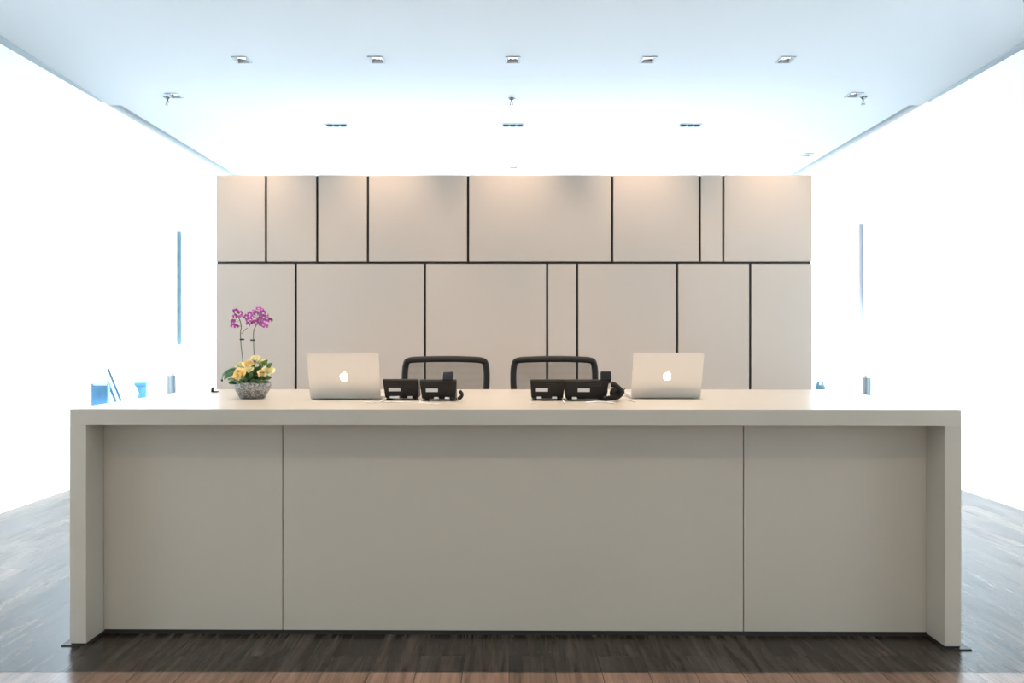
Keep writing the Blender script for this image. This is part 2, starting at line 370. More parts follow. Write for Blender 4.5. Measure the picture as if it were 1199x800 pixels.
# ------------------------------------------------------------------ ceiling fittings
def aim(o, target):
    d = Vector(target)-o.matrix_world.translation if False else Vector(target)-Vector(o.location)
    o.rotation_euler = d.to_track_quat('-Z', 'Y').to_euler()
def downlight(x, y, label, group, power, color, target=None, blend=.6, ang=75, soft=.03, name='downlight'):
    t = thing(name, label, 'ceiling light', (x, y, CZ), 0, group)
    a, b_ = .05, .065
    bm = bmesh.new(); w_ = .012
    box(bm, -a-w_, a+w_, -b_-w_, -b_+.002, -.006, -.0005); box(bm, -a-w_, a+w_, b_-.002, b_+w_, -.006, -.0005)
    box(bm, -a-w_, -a+.002, -b_, b_, -.006, -.0005); box(bm, a-.002, a+w_, -b_, b_, -.006, -.0005)
    mesh_obj('trim_ring', bm, M['strip'], t)
    bm = bmesh.new(); box(bm, -a+.001, a-.001, -b_+.001, b_-.001, .085, .095)
    box(bm, -a+.001, -a+.006, -b_+.001, b_-.001, .0, .085); box(bm, a-.006, a-.001, -b_+.001, b_-.001, .0, .085)
    box(bm, -a+.006, a-.006, -b_+.001, -b_+.006, .0, .085); box(bm, -a+.006, a-.006, b_-.006, b_-.001, .0, .085)
    mesh_obj('housing', bm, M['recess'], t)
    g = bmesh.new(); lathe(g, [(.028, .075), (.036, .05), (.040, .014), (.036, .010), (.031, .016)], 24, cap=False)
    gm = mesh_obj('gimbal', g, M['chrome'], t, smooth=True)
    g = bmesh.new(); lathe(g, [(.004, .030), (.024, .028), (.030, .022), (.030, .018), (.020, .017), (.003, .017)], 20)
    mesh_obj('lamp', g, M['lamp'] if color != COOL else M['lampcool'], gm, smooth=True)
    for sg in (-1, 1): mesh_obj('pivot_screw', B(sg*.046-.006, sg*.046+.006, -.008, .008, .012, .024, .002), M['black'], gm)
    if power:
        l = bpy.data.lights.new('lamp_light', 'SPOT'); l.energy = power; l.color = color; l.spot_size = math.radians(ang); l.spot_blend = blend; l.shadow_soft_size = soft
        o = bpy.data.objects.new('lamp_light', l); COL.objects.link(o); o.parent = t; o.location = (0, 0, -.012)
        if target is not None:
            d = Vector(target)-Vector((x, y, CZ-.012)); o.rotation_euler = d.to_track_quat('-Z', 'Y').to_euler()
    return t
ORD = ['leftmost', 'second from the left', 'middle', 'second from the right', 'rightmost']
for k, (x, y) in enumerate(row_a):
    downlight(x, y, '%s of the five square recessed downlights in the front ceiling row' % ORD[k], 'front row of recessed downlights', SPOT_POWER*3, WARM, (x, PY, 1.0), ang=70, blend=1)
for k, (x, y) in enumerate(washers):
    downlight(x, y, ('recessed downlight near the left wall beside a sprinkler', 'recessed downlight near the right wall beside a sprinkler')[k], 'recessed downlights near the side walls', WASH_POWER, COOL, ((XL, XR)[k], y+.3, .7), ang=74, blend=1)
for k, (x, y) in enumerate(added_near_wash):
    downlight(x, y, 'recessed downlight over the floor between desk and %s wall, out of frame, %s' % (('left', 'right')[k % 2], ('beside desk', 'nearer camera')[k//2]), 'recessed downlights near the side walls', WASH_POWER, COOL, ((XL, XR)[k % 2], y+.4, .7), ang=74, blend=1)
for k, (x, y) in enumerate(added_desk_rows):
    downlight(x, y, 'recessed warm downlight above the desktop, out of frame, %s' % ('leftmost', 'second from left', 'second from right', 'rightmost')[k], 'warm downlights above the desk', DESK_POWER, WARM, (x, y+.55, 1), ang=105, blend=.9)
for k, (x, y) in enumerate(added_front_rows):
    downlight(x, y, 'recessed warm downlight in front of the desk, out of frame, %s' % ('leftmost', 'second from left', 'second from right', 'rightmost')[k], 'warm downlights before the desk', DESK_POWER*.5, WARM, (x, y+.8, 0), ang=115, blend=1, soft=.2)
for k, (x, y) in enumerate(row_b):
    t = thing('triple_downlight', '%s of the three slim three-lamp ceiling fittings above the partition' % ('leftmost', 'middle', 'rightmost')[k], 'ceiling light', (x, y, CZ), 0, 'slim three-lamp ceiling fittings')
    a, b_ = .115, .05; bm = bmesh.new(); w_ = .01
    box(bm, -a-w_, a+w_, -b_-w_, -b_+.002, -.006, -.0005); box(bm, -a-w_, a+w_, b_-.002, b_+w_, -.006, -.0005)
    box(bm, -a-w_, -a+.002, -b_, b_, -.006, -.0005); box(bm, a-.002, a+w_, -b_, b_, -.006, -.0005); mesh_obj('trim_ring', bm, M['strip'], t)
    bm = bmesh.new(); box(bm, -a+.001, a-.001, -b_+.001, b_-.001, .085, .095); box(bm, -a+.001, a-.001, b_-.006, b_-.001, 0, .085); box(bm, -a+.001, a-.001, -b_+.001, -b_+.006, 0, .085)
    box(bm, -a+.001, -a+.006, -b_, b_, 0, .085); box(bm, a-.006, a-.001, -b_, b_, 0, .085); mesh_obj('housing', bm, M['recess'], t)
    for q in (-1, 0, 1):
        g = bmesh.new(); lathe(g, [(.022, .08), (.030, .05), (.034, -.008), (.030, -.010), (.024, .01)], 20, c=(q*.073, 0, 0), cap=False); mesh_obj('lamp_cup', g, M['black'], t, smooth=True)
        g = bmesh.new(); lathe(g, [(.004, .03), (.02, .028), (.022, .022), (.003, .021)], 16, c=(q*.073, 0, 0)); mesh_obj('lamp', g, M['lampcool'], t, smooth=True)
for k, (x, y) in enumerate(smalls):
    t = downlight(x, y, ('small distant recessed downlight just above the middle of the partition', 'small distant recessed downlight beside the right ceiling slot')[k], 'distant recessed downlights', 0, COOL)
for k, (u, v) in enumerate(((196, 114), (599, 115.5), (1010.5, 114))):
    x, y = cpt(u, v)
    t = thing('sprinkler', 'small pendent ceiling sprinkler %s' % ('near the left wall', 'in the middle of the ceiling', 'near the right wall')[k], 'sprinkler', (x, y, CZ), 0, 'pendent ceiling sprinklers')
    bm = bmesh.new(); lathe(bm, [(.036, 0), (.036, -.004), (.022, -.018), (.012, -.02)], 24); bmesh.ops.recalc_face_normals(bm, faces=bm.faces); mesh_obj('escutcheon', bm, M['binsteel'], t, smooth=True)
    bm = bmesh.new(); tube(bm, [(0, 0, -.018), (0, 0, -.04)], .008, 10)
    for sg in (-1, 1): tube(bm, spline([(0, 0, -.036), (sg*.013, 0, -.045), (sg*.012, 0, -.058), (0, 0, -.066)], 4), .0028, 6)
    mesh_obj('yoke', bm, M['binsteel'], t, smooth=True)
    bm = bmesh.new(); lathe(bm, [(.022, -.072), (.022, -.068), (.005, -.064)], 20); bmesh.ops.recalc_face_normals(bm, faces=bm.faces); mesh_obj('deflector', bm, M['binsteel'], t)

# ------------------------------------------------------------------ pictures and steel bins on the side walls
def picture(name, xw, sg, y0, y1, z0, z1, art_m, fr_m, label):
    t = thing(name, label, 'picture', (xw, y0, z0)); d = .042; f = .03; W, Hh = y1-y0, z1-z0
    def bx(*a): return B(*a)
    bm = bmesh.new()
    xa, xb = sorted((sg*.001, sg*d))
    box(bm, xa, xb, 0, f, 0, Hh, .002); box(bm, xa, xb, W-f, W, 0, Hh, .002); box(bm, xa, xb, f, W-f, 0, f, .002); box(bm, xa, xb, f, W-f, Hh-f, Hh, .002)
    mesh_obj('picture_frame', bm, fr_m, t)
    xa, xb = sorted((sg*.002, sg*(d-.012))); mesh_obj('canvas', B(xa, xb, f, W-f, f, Hh-f), art_m, t)
ya = F*(-XL-.02)/(U0-210); yb = F*(XR-.02)/(1008-U0)
picture('wall_picture', XL, 1, ya, ya+1.25, P(0, 403, ya).z, P(0, 271, ya).z, M['art1'], M['frame'], 'tall pale picture in a slate-blue frame seen edge-on on the left wall')
picture('wall_picture', XR, -1, yb, yb+1.35, P(0, 400, yb).z, P(0, 262, yb).z, M['art2'], M['frame2'], 'tall pale picture in a light grey frame seen edge-on on the right wall')
for k, (u, vt) in enumerate(((201.5, 436.5), (1014, 439))):
    xw = (-3.84, 3.97)[k]; Y = F*xw/(u-U0); z = P(u, vt, Y).z
    t = thing('steel_bin', ('slim brushed steel cylinder bin standing below the left wall picture', 'slim brushed steel cylinder bin standing below the right wall picture')[k], 'bin', (xw, Y, 0), 0, 'slim steel bins')
    r = .052
    bm = bmesh.new(); lathe(bm, [(r-.006, 0), (r-.004, .03), (r-.004, .04)], 32); mesh_obj('foot_ring', bm, M['rubber'], t, smooth=True)
    bm = bmesh.new(); lathe(bm, [(r, .035), (r, z-.03), (r-.004, z-.03)], 32); sharp(mesh_obj('body', bm, M['binsteel'], t))
    bm = bmesh.new(); lathe(bm, [(r-.003, z-.03), (r-.003, z-.024), (r+.001, z-.022), (r+.001, z-.003), (r-.003, z), (r-.018, z), (r-.018, z-.012)], 32); sharp(mesh_obj('lid', bm, M['chrome'], t))

# ------------------------------------------------------------------ low cabinets with their things by the side walls
def cabinet(x0, x1, y0, y1, ztop, label):
    t = thing('side_cabinet', label, 'cabinet', ((x0+x1)/2, (y0+y1)/2, 0)); a, c = (x1-x0)/2, (y1-y0)/2
    mesh_obj('body', B(-a, a, -c, c, .05, ztop-.02), M['whitecab'], t)
    mesh_obj('cabinet_top', B(-a, a, -c-.005, c+.005, ztop-.02, ztop, .003), M['whitecab'], t)
    mesh_obj('plinth', B(-a+.02, a-.02, -c+.02, c-.02, 0, .05), M['plinth'], t)
    return t
cabinet(XL+.003, -3.55, 7.28, 8.75, .74, 'low white cabinet against the left wall, holding blue boxes and boards')
zt = .74
# blue magazine box with papers
t = thing('magazine_box', 'blue open box filled with upright papers, leftmost thing beyond the desk end', 'box', (-3.80, 7.40, zt))
bm = bmesh.new(); hx, hy, hz = .075, .026, .21
box(bm, -hx, -hx+.006, -hy, hy, 0, hz); box(bm, hx-.006, hx, -hy, hy, 0, hz); box(bm, -hx+.006, hx-.006, -hy, -hy+.006, 0, hz-.015); box(bm, -hx+.006, hx-.006, hy-.006, hy, 0, hz); box(bm, -hx+.006, hx-.006, -hy+.006, hy-.006, 0, .006)
mesh_obj('case', bm, M['blue'], t)
for k in range(4):
    bm = bmesh.new(); box(bm, -.068, .062, -.0015, .0015, .008, .27+.012*(k % 3), M=Matrix.Translation((0, -.014+.008*k, 0)) @ Matrix.Rotation(-.03, 4, 'X') @ Matrix.Rotation(-.08+.03*(k % 2), 4, 'Y'))
    mesh_obj('paper_sheet', bm, M['paper'] if k else M['frame2'], t)
# two framed boards leaning on the wall, edges towards us
for k, (ub, ut, vt, Y) in enumerate(((134, 121.5, 438, 7.60), (141, 126, 431, 7.60))):
    Pb, Pt = P(ub, 468, Y), P(ut, vt, Y)
    ang = math.atan2(Pt.x-Pb.x, Pt.z-Pb.z)
    Lb = (Pt.z-zt)/math.cos(ang); xb = Pt.x-math.tan(ang)*(Pt.z-zt)
    t = thing('leaning_board', ('dark-edged white board leaning beside the blue magazine box', 'taller dark-edged white board leaning behind the shorter one')[k], 'board', (xb, Y, zt), 0, 'white boards leaning on the left wall')
    R_ = Matrix.Rotation(ang, 4, 'Y')
    mesh_obj('board', B(-.009, .009, .007, .16, .012, Lb, .001, M=R_), M['paper'], t)
    bm = bmesh.new(); box(bm, -.010, .010, 0, .0068, .012, Lb+.002, .001, M=R_); mesh_obj('dark_edge', bm, M['navy'], t)
# blue box and white vase
bx3 = P(163.5, 448, 8.25)
t = thing('storage_box', 'small dark blue lidded box on the left cabinet, farther from the desk', 'box', (bx3.x+.005, 8.25, zt))
mesh_obj('case', B(-.060, .060, 0, .05, 0, bx3.z-zt-.03, .002), M['blue'], t); mesh_obj('lid', B(-.064, .064, -.004, .054, bx3.z-zt-.03, bx3.z-zt, .002), M['blue'], t)
bm = bmesh.new(); lathe(bm, [(.03, 0), (.055, .02), (.07, .07), (.058, .12), (.03, .155), (.026, .17), (.031, .178), (.027, .178), (.021, .168)], 32)
o = mesh_obj('vase', bm, M['whitecab'], None, smooth=True); o.location = (-3.86, 8.12, zt); tag(o, 'small rounded white vase in front of the dark blue lidded box', 'vase')
# right side
cabinet(2.95, 3.30, 8.2, 8.75, .76, 'low white cabinet beyond the right end of the desk with a teal pot')
pp = P(960, 455, 8.4)
t = thing('teal_pot', 'teal pot with thin upright reeds right of the partition', 'pot', (pp.x, 8.4, .76))
bm = bmesh.new(); hp = P(0, 447, 8.4).z-.76; lathe(bm, [(.03, 0), (.05, .03), (.055, hp*.6), (.03, hp), (.025, hp), (.04, hp*.6)], 24); mesh_obj('pot', bm, M['teal'], t, smooth=True)
for k in range(6):
    a = k*1.05; bm = bmesh.new(); hh = hp+(.035, .02, .06, .03, .015, .04)[k]
    tube(bm, [(.012*math.cos(a), .012*math.sin(a), hp*.5), (.04*math.cos(a), .04*math.sin(a), hh)], .0025, 6); mesh_obj('reed', bm, M['frame'], t)

# ------------------------------------------------------------------ task chairs behind the desk
def chair():
    t = thing('task_chair', '', 'chair')
    # back: ring frame, front towards -y is the rear side seen by the camera; sitter faces the camera
    pts = [(-.262, 0, 1.215), (-.235, -.012, 1.248), (-.12, -.022, 1.256), (0, -.026, 1.258), (.12, -.022, 1.256), (.235, -.012, 1.248), (.262, 0, 1.215),
           (.268, 0, 1.12), (.258, 0, 1.0), (.225, .0, .86), (.19, .0, .80), (.0, -.01, .785), (-.19, 0, .80), (-.225, 0, .86), (-.258, 0, 1.0), (-.268, 0, 1.12)]
    bm = bmesh.new(); tube(bm, spline(pts, 6, True), .02, 12, True, flat=((0, 1, 0), .021, .015)); mesh_obj('back_frame', bm, M['black'], t, smooth=True)
    # mesh sheet, slightly hollow
    bm = bmesh.new(); n = 16; g = []
    for j in range(n+1):
        z = .795+(1.245-.795)*j/n
        hw = .255 if z > 1.1 else .19+(.255-.19)*min(1, max(0, (z-.79)/.31))**.6
        if z > 1.22: hw -= .03
        row = [bm.verts.new((hw*(2*i/n-1), .012+.035*(1-(2*i/n-1)**2)*(1-(2*j/n-1)**2)-.02*(j/n)**4*(1-(2*i/n-1)**2), z)) for i in range(n+1)]
        g.append(row)
    for j in range(n):
        for i in range(n): bm.faces.new((g[j][i], g[j][i+1], g[j+1][i+1], g[j+1][i]))
    mesh_obj('back_mesh', bm, M['mesh'], t, smooth=True)
    bm = bmesh.new(); pts = [(-.24, .022, .985), (-.12, .05, .968), (0, .058, .963), (.12, .05, .968), (.24, .022, .985)]
    tube(bm, spline(pts, 6), .02, 10, flat=((0, 1, 0), .03, .008)); mesh_obj('lumbar_pad', bm, M['black'], t, smooth=True)
    bm = bmesh.new(); tube(bm, spline([(0, .06, 1.0), (0, .085, .85), (0, .05, .70), (0, -.08, .655)], 6), .022, 10); mesh_obj('spine', bm, M['black'], t, smooth=True)
    # seat in front of the back (towards the desk, -y)
    bm = bmesh.new(); box(bm, -.255, .255, -.47, -.01, .685, .735, .022, 4); mesh_obj('seat', bm, M['black'], t, smooth=True)
    bm = bmesh.new(); box(bm, -.12, .12, -.34, -.08, .63, .684, .015); mesh_obj('tilt_mechanism', bm, M['black'], t)
    for sg in (-1, 1):
        bm = bmesh.new(); tube(bm, spline([(sg*.12, -.2, .66), (sg*.26, -.2, .68), (sg*.288, -.18, .76), (sg*.288, -.16, .875)], 6), .017, 8); ar = mesh_obj('armrest', bm, M['black'], t, smooth=True)
        mesh_obj('arm_pad', B(sg*.288-.04, sg*.288+.04, -.29, -.05, .872, .90, .012, 3), M['rubber'], ar)
    bm = bmesh.new(); lathe(bm, [(.032, .10), (.032, .40), (.019, .405), (.019, .64)], 20, c=(0, -.2, 0)); sharp(mesh_obj('gas_column', bm, M['steel'], t))
    bm = bmesh.new(); tube(bm, [(.21*math.cos(a), -.2+.21*math.sin(a), .30) for a in [2*PI*k/32 for k in range(32)]], .010, 8, True)
    for k in range(3): a = 2*PI*k/3; tube(bm, [(.03*math.cos(a), -.2+.03*math.sin(a), .30), (.21*math.cos(a), -.2+.21*math.sin(a), .30)], .008, 8)
    mesh_obj('foot_ring', bm, M['steel'], t, smooth=True)
    for k in range(5):
        a = 2*PI*k/5+.3; c, s_ = math.cos(a), math.sin(a); bm = bmesh.new()
        tube(bm, [(.02*c, -.2+.02*s_, .115), (.16*c, -.2+.16*s_, .10), (.31*c, -.2+.31*s_, .075)], [.028, .022, .015], 10); lg = mesh_obj('base_leg', bm, M['black'], t, smooth=True)
        bm = bmesh.new(); Mx = Matrix.Translation((.30*c, -.2+.30*s_, .03)) @ Matrix.Rotation(a, 4, 'Z')
        for sg in (-1, 1):
            q = bmesh.new(); bmesh.ops.create_cone(q, cap_ends=True, segments=20, radius1=.03, radius2=.03, depth=.018)
            bmesh.ops.transform(q, matrix=Mx @ Matrix.Translation((0, sg*.013, 0)) @ Matrix.Rotation(PI/2, 4, 'X'), verts=q.verts); add(bm, q)
        box(bm, -.01, .01, -.01, .01, 0, .05, M=Mx); mesh_obj('caster', bm, M['rubber'], lg)
    return t
CY = 5.20
c1 = chair(); c1.scale.z = .982; c1.location = ((522-U0)*CY/F, CY, 0); c1['group'] = 'mesh-backed task chairs'
c2 = copy_tree(c1); c2.location = ((649-U0)*CY/F, CY, 0)
c1['label'] = 'black mesh-backed task chair behind the desk, left one, nearer the left laptop'
c2['label'] = 'black mesh-backed task chair behind the desk, right one, nearer the right laptop'

# ------------------------------------------------------------------ laptops
def apple_outline(n=10):
    # outline of the fruit mark with its bite, unit height about 1, and the leaf
    body = [(0, .30), (.10, .355), (.22, .375), (.34, .33), (.405, .25), (.33, .17), (.285, .06), (.30, -.05), (.36, -.14), (.435, -.19), (.38, -.33), (.29, -.45), (.20, -.50), (.10, -.475), (0, -.45),
            (-.10, -.475), (-.20, -.50), (-.31, -.42), (-.40, -.26), (-.44, -.05), (-.42, .13), (-.34, .28), (-.22, .37), (-.10, .36)]
    leaf = [(0, .40), (.02, .52), (.10, .62), (.21, .66), (.20, .55), (.12, .44)]
    return body, leaf
def laptop(label):
    t = thing('laptop', label, 'laptop', group='silver laptops')
    W, Dp = .364, .249
    bm = bmesh.new()
    # rounded-corner base slab, user side is +y, hinge at y=0
    def slab(z0, z1, y0, y1, r=.010):
        q = bmesh.new(); vs = []
        for cx_, cy_, a0 in ((W/2-r, y1-r, 0), (-W/2+r, y1-r, PI/2), (-W/2+r, y0+r, PI), (W/2-r, y0+r, 1.5*PI)):
            for k in range(6): a = a0+k*PI/10; vs.append(q.verts.new((cx_+r*math.cos(a), cy_+r*math.sin(a), z0)))
        f = q.faces.new(vs); e = bmesh.ops.extrude_face_region(q, geom=[f])
        for v in e['geom']:
            if isinstance(v, bmesh.types.BMVert): v.co.z = z1
        bmesh.ops.recalc_face_normals(q, faces=q.faces)
        bmesh.ops.bevel(q, geom=[e_ for e_ in q.edges if abs(e_.verts[0].co.z-e_.verts[1].co.z) < 1e-6], offset=.0015, segments=2, affect='EDGES')
        return q
    base = mesh_obj('base', slab(.002, .015, 0, Dp), M['alu'], t); sharp(base)
    bm = bmesh.new()
    for r_ in range(5):
        for c_ in range(13): box(bm, -.135+c_*.0208, -.135+c_*.0208+.0178, .045+r_*.0195, .045+r_*.0195+.0165, .0151, .0165)
    mesh_obj('keyboard', bm, M['key'], base)
    mesh_obj('trackpad', B(-.052, .052, .158, .232, .0151, .0156), M['alu'], base)
    bm = bmesh.new()
    for sx in (-.15, .15):
        for sy in (.02, .22): lathe(bm, [(.008, 0), (.008, .0025)], 12, c=(sx, sy, 0))
    mesh_obj('rubber_foot', bm, M['rubber'], base)
    mesh_obj('hinge', B(-.14, .14, -.004, .006, .0015, .005, .001), M['black'], t)
    lean = math.radians(19)        # the top of the lid leans to the camera, away from the user
    Mx = Matrix.Translation((0, -.0015, .0045)) @ Matrix.Rotation(lean, 4, 'X') @ Matrix.Rotation(PI/2, 4, 'X')
    q = slab(-.001, .005, 0, Dp); bmesh.ops.transform(q, matrix=Mx, verts=q.verts); lid = mesh_obj('lid', q, M['alu'], t); sharp(lid)
    q = bmesh.new(); box(q, -W/2+.008, W/2-.008, .012, Dp-.014, -.0016, -.0009, M=Mx); mesh_obj('screen', q, M['screen'], lid)
    q = bmesh.new()
    for pl in apple_outline():
        sp_ = spline([(x, y, 0) for x, y in pl], 4, True); vs = [q.verts.new((-p.x*.047, Dp/2-.003+p.y*.047, .0052)) for p in sp_]
        f = q.faces.new(vs); e = bmesh.ops.extrude_face_region(q, geom=[f])
        for v in e['geom']:
            if isinstance(v, bmesh.types.BMVert): v.co.z = .0056
    bmesh.ops.recalc_face_normals(q, faces=q.faces); bmesh.ops.triangulate(q, faces=[f for f in q.faces if len(f.verts) > 4])
    # local x of the lid points to the viewer's right after rotation
    for v in q.verts: v.co.x = -v.co.x
    bmesh.ops.reverse_faces(q, faces=q.faces); bmesh.ops.recalc_face_normals(q, faces=q.faces)
    bmesh.ops.transform(q, matrix=Mx, verts=q.verts); mesh_obj('glowing_logo', q, M['logo'], lid)
    return t
ZD = DT+.0005
l1 = laptop('silver laptop with glowing apple mark beside the flower bowl, left one'); p = on(405, 467.5, ZD); l1.location = p
l2 = copy_tree(l1); p = on(779.2, 466.5, ZD); l2.location = p; l2['label'] = 'silver laptop with glowing apple mark on the right, beyond the phones'

# ------------------------------------------------------------------ phones
def phone_body(t, wd, ht, name='body'):
    # side profile (y towards user, z up): the raked face looks at the user, its back overhangs the stand
    prof = [(.0, .012), (-.030, ht-.006), (-.024, ht), (-.012, ht), (.14, .022), (.14, .008), (.02, .008)]
    q = bmesh.new(); vs = [q.verts.new((-wd/2, y, z)) for y, z in prof]; f = q.faces.new(vs); e = bmesh.ops.extrude_face_region(q, geom=[f])
    for v in e['geom']:
        if isinstance(v, bmesh.types.BMVert): v.co.x = wd/2
    bmesh.ops.recalc_face_normals(q, faces=q.faces)
    for v in q.verts:
        if v.co.z < .03: v.co.x *= .90        # tapers to its foot
    bmesh.ops.bevel(q, geom=list(q.edges), offset=.003, segments=2, affect='EDGES')
    return mesh_obj(name, q, M['black'], t)
def back_point(x, z, ht, off=.0015):            # a point on the overhanging back face
    k = (z-.012)/(ht-.018); return (x, -.030*k-off, z)
def phone(label, wd, ht, handset, name, cat, labx, plugs):
    t = thing(name, label, cat, group='black phone units on the desk'); body = phone_body(t, wd, ht)
    tilt = math.atan2(.030, ht-.018)
    def plate(nm, x, z, w_, h_, th, m_, bev=.0008):
        p_ = back_point(x, z, ht, 0); Mx = Matrix.Translation(p_) @ Matrix.Rotation(tilt, 4, 'X')
        return mesh_obj(nm, B(-w_/2, w_/2, -th, .001, -h_/2, h_/2, bev, M=Mx), m_, t)
    plate('label_plate', labx, ht*.50, .060, .018, .0025, M['label'])
    plate('vent_strip', labx+.05 if labx < 0 else labx-.05, ht*.8, wd*.35, .003, .0022, M['blackgloss'], 0)
    plate('vent_strip', labx+.05 if labx < 0 else labx-.05, ht*.72, wd*.35, .003, .0022, M['blackgloss'], 0)
    bm = bmesh.new()
    for sg in (-1, 1): box(bm, sg*wd*.36-.01, sg*wd*.36+.01, -.012, .10, 0, .0085, .002)
    mesh_obj('foot', bm, M['rubber'], t)
    for x in plugs:
        pg = mesh_obj('cable_plug', B(x-.012, x+.012, -.018, .012, .010, .020, .002), M['white'], t)
    bm = bmesh.new()
    for r_ in range(4):
        for c_ in range(3): box(bm, -.03+c_*.024, -.012+c_*.024, 0, .012, 0, .004, M=Matrix.Translation((0, .03+r_*.022, ht-.045-r_*.0125*ht/.1)) @ Matrix.Rotation(-math.atan2(ht-.022, .152), 4, 'X'))
    mesh_obj('keypad', bm, M['label'], t)
    if handset:
        # receiver lying along the raked face, its ear end standing above the back edge
        sl = math.atan2(ht-.022, .152); Mx = Matrix.Translation((handset, -.020, ht+.004)) @ Matrix.Rotation(-sl, 4, 'X')
        bm = bmesh.new(); box(bm, -.021, .021, 0, .19, .006, .028, .008, 3, M=Mx); hs = mesh_obj('handset', bm, M['black'], t, smooth=False)
        bm = bmesh.new(); box(bm, -.027, .027, -.012, .046, -.008, .038, .006, 3, M=Mx); mesh_obj('earpiece', bm, M['blackgloss'], hs)
        bm = bmesh.new(); box(bm, -.026, .026, .15, .20, .0, .034, .006, 3, M=Mx); mesh_obj('mouthpiece', bm, M['blackgloss'], hs)
    return t
HT = .108
for (u, v, wd, hsx, nm, cat, lab, lx, pl) in (
    (470.0, 468.5, .183, None, 'key_module', 'phone unit', 'black phone side unit nearest the left laptop', -.033, (-.045, -.02, .045)),
    (513.5, 469.5, .186, .048, 'desk_phone', 'telephone', 'black desk phone with raised receiver, in front of the left chair', -.032, (-.01, .045)),
    (641.0, 469.0, .176, None, 'key_module', 'phone unit', 'black phone side unit in front of the right chair, far from laptops', -.028, (-.042, .035)),
    (686.5, 469.5, .222, .097, 'desk_phone', 'telephone', 'black desk phone with raised receiver, nearest the right laptop', -.014, (-.06,))):
    t = phone(lab, wd, HT, hsx, nm, cat, lx, pl); t.location = on(u, v, ZD)
    t['group'] = 'black phone side units' if nm == 'key_module' else 'black desk phones'

# coiled cords hanging beside the receivers
def coil(c, rx, rz, turns, r=.0032, seg=14, pitch=.010, phase=0):
    return [(c[0]+rx*math.cos(2*PI*k/seg+phase), c[1]+pitch*k/seg, c[2]+rz*math.sin(2*PI*k/seg+phase)) for k in range(int(turns*seg))]
def coiled_along(path, r, n_turn, rr):
    pts = spline(path, 40); out = []; m = len(pts)
    for i, p_ in enumerate(pts):
        a = 2*PI*n_turn*i/m; t_ = (pts[min(i+1, m-1)]-pts[max(i-1, 0)]).normalized(); s_ = t_.cross(Vector((0, 1, .2))).normalized(); u_ = s_.cross(t_)
        out.append(p_+rr*(s_*math.cos(a)+u_*math.sin(a)))
    bm = bmesh.new(); tube(bm, out, r, 6); return bm
b4 = on(684.5, 469.5, ZD)
o = mesh_obj('coiled_cord', coiled_along([(.132, -.03, .085), (.150, -.03, .080), (.175, -.025, .055), (.165, -.025, .028), (.13, -.035, .018), (.09, -.05, .014)], .0035, 24, .011), M['black'], None, smooth=True); o.location = b4
tag(o, 'thick coiled black cord looping beside the right desk phone', 'cord')
o = mesh_obj('headset', coiled_along([(.138, .03, .07), (.16, .02, .078), (.198, .02, .045), (.17, .02, .010), (.135, .03, .010)], .006, .5, .0005), M['black'], None, smooth=True); o.location = b4
# headset: band plus ear cup
bm = bmesh.new(); lathe(bm, [(.028, -.012), (.032, 0), (.026, .012), (.006, .014)], 24, c=(0, 0, 0)); bmesh.ops.transform(bm, matrix=Matrix.Translation((.160, .02, .038)) @ Matrix.Rotation(PI/2, 4, 'X'), verts=bm.verts)
mesh_obj('ear_cup', bm, M['rubber'], o, smooth=True)
bm = bmesh.new(); tube(bm, spline([(.15, .015, .035), (.18, .0, .048), (.203, -.005, .060)], 5), .0028, 6); mesh_obj('microphone_boom', bm, M['black'], o, smooth=True)
tag(o, 'black headset lying against the right desk phone', 'headset')
b2 = on(513.5, 469.5, ZD)
o = mesh_obj('coiled_cord', coiled_along([(.108, -.02, .05), (.116, -.02, .040), (.118, -.02, .028), (.105, -.025, .014), (.07, -.05, .010)], .003, 16, .007), M['black'], None, smooth=True); o.location = b2
tag(o, 'short coiled black cord beside the left desk phone', 'cord')

# cables on the desktop
def cable(name, uv, r, m_, label, lift=None):
    pts = [on(u, v, ZD+r+(lift[i] if lift else 0)) for i, (u, v) in enumerate(uv)]
    bm = bmesh.new(); tube(bm, spline(pts, 8), r, 8); o = mesh_obj(name, bm, m_, None, smooth=True); tag(o, label, 'cable'); return o
cable('charging_cable', [(446, 464), (449, 467), (444, 471.0), (436, 471.5), (428, 471)], .003, M['cable'], 'white charging cable curling from the left laptop towards the side unit')
cable('charging_cable', [(446, 469.5), (456, 471.2), (472, 470.8), (490, 471.6), (505, 473), (515, 473)], .0028, M['cable'], 'long white cable lying in front of the left phone units')
cable('data_cable', [(491, 462), (493, 466), (492, 470), (498, 472)], .003, M['cable'], 'short white cable between the two left phone units')
cable('data_cable', [(622, 467), (621.5, 471.5), (627, 472.5)], .0028, M['cable'], 'short pale cable at the left foot of the right side unit')
cable('data_cable', [(660.5, 464), (659.5, 468), (661, 472)], .004, M['cable'], 'short white cable between the two right phone units')
cable('charging_cable', [(741, 463), (733, 462.5), (728, 465), (735, 468.2), (744, 470.5)], .003, M['cable'], 'grey cable curling from the right laptop')
cable('data_cable', [(686, 471.5), (700, 470.5), (712, 471.3), (719, 472)], .004, M['cable'], 'white cable running out under the right desk phone')
cable('black_cable', [(733, 462), (727, 457.5), (722, 460), (716, 466)], .0028, M['rubber'], 'thin black cable by the headset')
# small dark bracket on the rear edge of the desktop
p = on(249.5, 459.5, ZD)
bm = bmesh.new(); prism(bm, [(-.012, 0), (.022, 0), (.022, .005), (-.004, .007), (-.007, .03), (-.012, .03)], 0, .03, .0008)
o = mesh_obj('small_bracket', bm, M['black']); o.location = p+Vector((0, 0, 0)); tag(o, 'tiny dark angled bracket at the rear left corner of the desktop', 'bracket')

